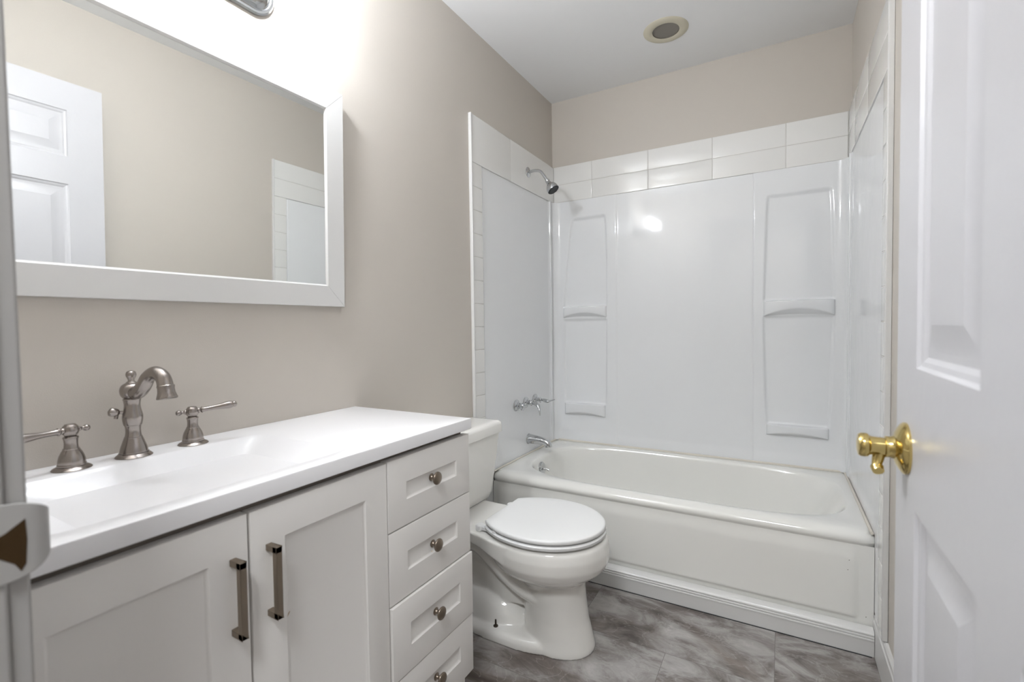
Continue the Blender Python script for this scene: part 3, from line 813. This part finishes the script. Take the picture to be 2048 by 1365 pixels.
# ------------------------------------------------------------------ vanity top with integrated basin
vt = thing('sink_countertop', (0.0, 0.0, 0.8225), 'glossy white vanity top with moulded rectangular basin', 'countertop')
TZ = 0.8545; CX = 0.4727
bm = bmesh.new()
NN = 80
def trc(z, x0, x1, y0, y1, e, n=NN):
    out = []
    cx, cy, a, b = (x0+x1)/2, (y0+y1)/2, (x1-x0)/2, (y1-y0)/2
    for i in range(n):
        t = 2*pi*(i+0.5)/n; c, s = cos(t), sin(t)
        k = 1/max(abs(c), abs(s)) if e is None else (abs(c)**e+abs(s)**e)**(-1/e)
        out.append((cx+a*c*k, cy+b*s*k, z-0.8225))
    return out
bx0, bx1, by0, by1 = 0.098, 0.428, -0.905, -0.405
e_ = 14
def outer(z, ins):
    out = []
    x0, x1, y0, y1 = 0.001+0*ins, CX-ins, -0.983, 0.0-ins
    cx, cy = (bx0+bx1)/2, (by0+by1)/2
    for i in range(NN):
        t = 2*pi*(i+0.5)/NN; c, s = cos(t), sin(t)
        # ray from basin centre in stretched space to the outer rectangle
        a = (bx1-bx0)/2; b = (by1-by0)/2
        dx, dy = a*c, b*s
        ks = []
        if dx > 1e-9: ks.append((x1-cx)/dx)
        if dx < -1e-9: ks.append((x0-cx)/dx)
        if dy > 1e-9: ks.append((y1-cy)/dy)
        if dy < -1e-9: ks.append((y0-cy)/dy)
        k = min(ks); out.append([cx+dx*k, cy+dy*k, z-0.8225])
    # snap nearest vertex to each true corner
    for (X_, Y_) in ((x0, y0), (x0, y1), (x1, y0), (x1, y1)):
        j = min(range(NN), key=lambda q: (out[q][0]-X_)**2+(out[q][1]-Y_)**2)
        out[j][0] = X_; out[j][1] = Y_
    return [tuple(q) for q in out]
lp = [outer(0.8225, 0.003), outer(0.8245, 0.0), outer(TZ-0.0035, 0.0), outer(TZ-0.001, 0.001), outer(TZ, 0.004)]
lp += [trc(TZ, bx0-0.004, bx1+0.003, by0-0.003, by1+0.003, e_), trc(TZ-0.0018, bx0, bx1, by0, by1, e_), trc(TZ-0.008, bx0+0.005, bx1-0.003, by0+0.004, by1-0.005, e_),
       trc(TZ-0.055, bx0+0.070, bx1-0.014, by0+0.130, by1-0.100, 14), trc(TZ-0.095, bx0+0.125, bx1-0.024, by0+0.195, by1-0.170, 12),
       trc(TZ-0.106, bx0+0.145, bx1-0.034, by0+0.215, by1-0.195, 8), trc(TZ-0.109, bx0+0.165, bx1-0.05, by0+0.230, by1-0.215, 5)]
addloft(bm, lp, True, True)
finish(bm, 'basin', M_TOP, vt, angle=32)
bm = bmesh.new(); addlathe(bm, [(0.022, 0), (0.022, 0.003), (0.017, 0.004), (0.013, 0.002), (0.001, 0.003)], (0.3205, -0.6475, TZ-0.1088-0.8225), (0, 0, 1), 28)
finish(bm, 'drain', M_NICKEL, vt)

# ------------------------------------------------------------------ faucet
fx = 0.062
fa = thing('faucet', (fx, -0.656, TZ), 'brushed nickel gooseneck faucet spout with lift rod at the basin', 'faucet')
prof = [(0.0320, 0.0), (0.0325, 0.0012), (0.0300, 0.004), (0.0265, 0.007), (0.0262, 0.0085)]
finish(lathe(prof, (0, 0, 0), (0, 0, 1), 48), 'base_flange', M_NICKEL, fa)
prof = [(0.0235, 0.006), (0.0245, 0.009), (0.0240, 0.013), (0.0225, 0.020), (0.0190, 0.031), (0.0160, 0.040), (0.0158, 0.0415), (0.0145, 0.043), (0.0132, 0.052), (0.0135, 0.061), (0.0148, 0.066),
        (0.0160, 0.068), (0.0176, 0.078), (0.0178, 0.086), (0.0162, 0.094), (0.0146, 0.102), (0.0140, 0.110), (0.0150, 0.118), (0.0158, 0.1205), (0.0150, 0.1225), (0.0120, 0.1235)]
finish(lathe(smooth_prof(prof, 3), (0, 0, 0), (0, 0, 1), 48), 'column', M_NICKEL, fa)
prof = [(0.0100, 0.122), (0.0150, 0.124), (0.0190, 0.130), (0.0205, 0.137), (0.0200, 0.144), (0.0165, 0.151), (0.0105, 0.155), (0.0085, 0.156)]
finish(lathe(smooth_prof(prof, 3), (0, 0, 0), (0, 0, 1), 40), 'ball_joint', M_NICKEL, fa)
prof = [(0.0092, 0.154), (0.0092, 0.1565), (0.0062, 0.159), (0.0058, 0.162), (0.0070, 0.1655), (0.0090, 0.170), (0.0090, 0.175), (0.0068, 0.1795), (0.0010, 0.1815)]
finish(lathe(smooth_prof(prof, 3), (0, 0, 0), (0, 0, 1), 32), 'finial', M_NICKEL, fa)
bm = bmesh.new()
pth = spline([(0.006, 0.000, 0.136), (0.024, 0.002, 0.137), (0.042, 0.004, 0.149), (0.060, 0.007, 0.170), (0.082, 0.010, 0.179), (0.103, 0.013, 0.170), (0.112, 0.014, 0.150)], 8)
n_ = len(pth)
addtube(bm, pth, [0.0142 if i < 12 else 0.0142-0.0012*sin(pi*(i-12)/(n_-13)) for i in range(n_)], 28)
finish(bm, 'spout', M_NICKEL, fa)
finish(lathe([(0.0145, 0), (0.0155, 0.001), (0.0150, 0.004), (0.0145, 0.006), (0.0150, 0.014), (0.0172, 0.022), (0.0182, 0.0245), (0.0178, 0.027), (0.0150, 0.028), (0.001, 0.027)], (0.1115, 0.014, 0.154), (0.16, 0.01, -1), 32), 'aerator', M_NICKEL, fa)
bm = bmesh.new()
addtube(bm, [(-0.004, -0.013, 0.094), (-0.008, -0.026, 0.096)], 0.0035, 12)
addlathe(bm, smooth_prof([(0.0035, -0.011), (0.0078, -0.007), (0.0088, 0), (0.0078, 0.006), (0.001, 0.0088)], 3), (-0.009, -0.030, 0.097), (-0.3, -0.9, 0.3), 24)
addtube(bm, [(-0.006, -0.024, 0.094), (-0.006, -0.027, 0.083)], [0.003, 0.0036], 12)
finish(bm, 'lift_rod', M_NICKEL, fa)

def fhandle(y, label, ang, tilt, x=fx):
    t = finish(lathe([(0.0300, 0.0), (0.0305, 0.0012), (0.0285, 0.0035), (0.0240, 0.006), (0.0225, 0.007)], (0, 0, 0), (0, 0, 1), 48), 'handle', M_NICKEL, fa)
    t.location = (x-fx, y+0.656, 0); tag(t, label)
    prof = [(0.0195, 0.006), (0.0218, 0.0075), (0.0215, 0.0105), (0.0207, 0.011), (0.0205, 0.017), (0.0185, 0.026), (0.0150, 0.034), (0.0126, 0.0385), (0.0127, 0.0400), (0.0112, 0.0408), (0.0104, 0.050), (0.0112, 0.058), (0.0122, 0.0605), (0.0108, 0.063), (0.0080, 0.064)]
    finish(lathe(smooth_prof(prof, 3), (0, 0, 0), (0, 0, 1), 40), 'bell_base', M_NICKEL, t)
    prof = [(0.0075, 0.063), (0.0102, 0.066), (0.0128, 0.071), (0.0132, 0.076), (0.0118, 0.082), (0.0085, 0.0862), (0.0080, 0.0868), (0.001, 0.0866)]
    finish(lathe(smooth_prof(prof, 3), (0, 0, 0), (0, 0, 1), 36), 'ball', M_NICKEL, t)
    d = Vector((cos(ang)*cos(tilt), sin(ang)*cos(tilt), sin(tilt)))
    lv = [(a_*1.18, b_) for a_, b_ in [(0.0050, 0.010), (0.0052, 0.014), (0.0042, 0.016), (0.0062, 0.0185), (0.0062, 0.0200), (0.0048, 0.022), (0.0044, 0.034), (0.0050, 0.048), (0.0068, 0.064), (0.0076, 0.074), (0.0066, 0.081), (0.0055, 0.083), (0.0062, 0.085), (0.0050, 0.090), (0.001, 0.092)]]
    finish(lathe(smooth_prof(lv, 3), (0, 0, 0.0755), d, 24), 'lever', M_NICKEL, t)
    sn = [(0.0048, 0.010), (0.0050, 0.014), (0.0036, 0.017), (0.0036, 0.020), (0.0058, 0.0235), (0.0062, 0.027), (0.0045, 0.0305), (0.001, 0.032)]
    finish(lathe(smooth_prof(sn, 3), (0, 0, 0.0755), (-cos(ang), -sin(ang), -0.03), 24), 'tail_finial', M_NICKEL, t)
    return t
fhandle(-0.540, 'brushed nickel lever handle right of the faucet spout', R(68), 0.10)
fhandle(-0.757, 'brushed nickel lever handle left of the faucet spout', R(-80), -0.02)

# ------------------------------------------------------------------ mirror
nrm = Vector((1, -0.0092, -0.0205)).normalized()
yax = Vector((0, 1, 0)); yax = (yax - nrm*yax.dot(nrm)).normalized(); zax = nrm.cross(yax).normalized()
mo = thing('wall_mirror', (0, 0, 0), 'large white-framed rectangular mirror hanging over the vanity', 'mirror')
O_ = Vector((0.012, 0, 1.5)); O_ = O_ - yax*0 
Mm = Matrix(((nrm.x, yax.x, zax.x, O_.x), (nrm.y, yax.y, zax.y, O_.y), (nrm.z, yax.z, zax.z, O_.z), (0, 0, 0, 1)))
mo.matrix_world = Mm
m_y1, m_y0, m_z1, m_z0 = -0.052, -0.955, 0.361, -0.312
FWID = 0.064
FP = 0.0145   # frame stands this far in front of the glass
finish(box(0.004, 0.008, m_y0+0.03, m_y1-0.03, m_z0+0.03, m_z1-0.03), 'mirror_glass', M_MIRROR, mo, smooth=False)
cs_o = [(m_y0, m_z0), (m_y1, m_z0), (m_y1, m_z1), (m_y0, m_z1)]
def inset(d): return [(m_y0+d, m_z0+d), (m_y1-d, m_z0+d), (m_y1-d, m_z1-d), (m_y0+d, m_z1-d)]
secs = [(0, -0.005), (0, FP-0.0015), (0.0012, FP), (FWID-0.001, FP), (FWID, FP-0.001), (FWID+0.0030, 0.0092), (FWID+0.0040, 0.0088), (FWID+0.0040, 0.0082), (FWID*0.5, 0.0082), (FWID*0.5, -0.005)]
for k in range(4):
    bm = bmesh.new(); l0, l1 = [], []
    k2 = (k+1) % 4
    sh_ = 0.00035
    for d, h in secs:
        q = inset(d); a, b = Vector(q[k]), Vector(q[k2]); dd = (b-a).normalized()*sh_
        a = a+dd; b = b-dd
        l0.append((h, a.x, a.y)); l1.append((h, b.x, b.y))
    addloft(bm, [l0, l1])
    finish(bm, 'frame_board', M_TRIM, mo, angle=20)

# ------------------------------------------------------------------ vanity light
vl = thing('vanity_light', (0.0, -0.500, 2.04), 'chrome bar vanity light with two glowing frosted shades over the mirror', 'wall light')
def oval(hy, hz_, x, n=64):
    out = []
    r = hz_; L_ = hy-hz_
    for i in range(n):
        a = 2*pi*i/n; c, s = cos(a), sin(a)
        out.append((x, (L_ if c > 0 else -L_)+r*c, r*s))
    return out
bm = bmesh.new()
addloft(bm, [oval(0.236, 0.066, 0.0), oval(0.236, 0.066, 0.007), oval(0.232, 0.062, 0.011), oval(0.226, 0.056, 0.011), oval(0.223, 0.053, 0.008), oval(0.220, 0.050, 0.009), oval(0.214, 0.045, 0.017), oval(0.205, 0.036, 0.021), oval(0.19, 0.02, 0.022)])
finish(bm, 'backplate', M_CHROME, vl, angle=40)
for y in (-0.035, 0.115):
    bm = bmesh.new()
    addtube(bm, spline([(0.020, y, 0.0), (0.060, y, -0.004), (0.120, y, 0.000), (0.135, y, 0.020)], 6), 0.0075, 18)
    addlathe(bm, [(0.012, 0.016), (0.020, 0.022), (0.024, 0.032), (0.022, 0.036)], (0.135, y, 0.0), (0, 0, 1), 28)
    am = finish(bm, 'arm', M_CHROME, vl)
    bm = bmesh.new()
    addlathe(bm, smooth_prof([(0.014, 0.030), (0.024, 0.036), (0.030, 0.050), (0.031, 0.066), (0.029, 0.082), (0.020, 0.096), (0.002, 0.101)], 3), (0.135, y, 0.0), (0, 0, 1), 36)
    finish(bm, 'shade', M_SHADE, vl)

# ------------------------------------------------------------------ shift meshes written in room coordinates under their empties
for e in (tbB, tbL, tbR, sr):
    for c in e.children:
        c.data.transform(Matrix.Translation(-e.location))
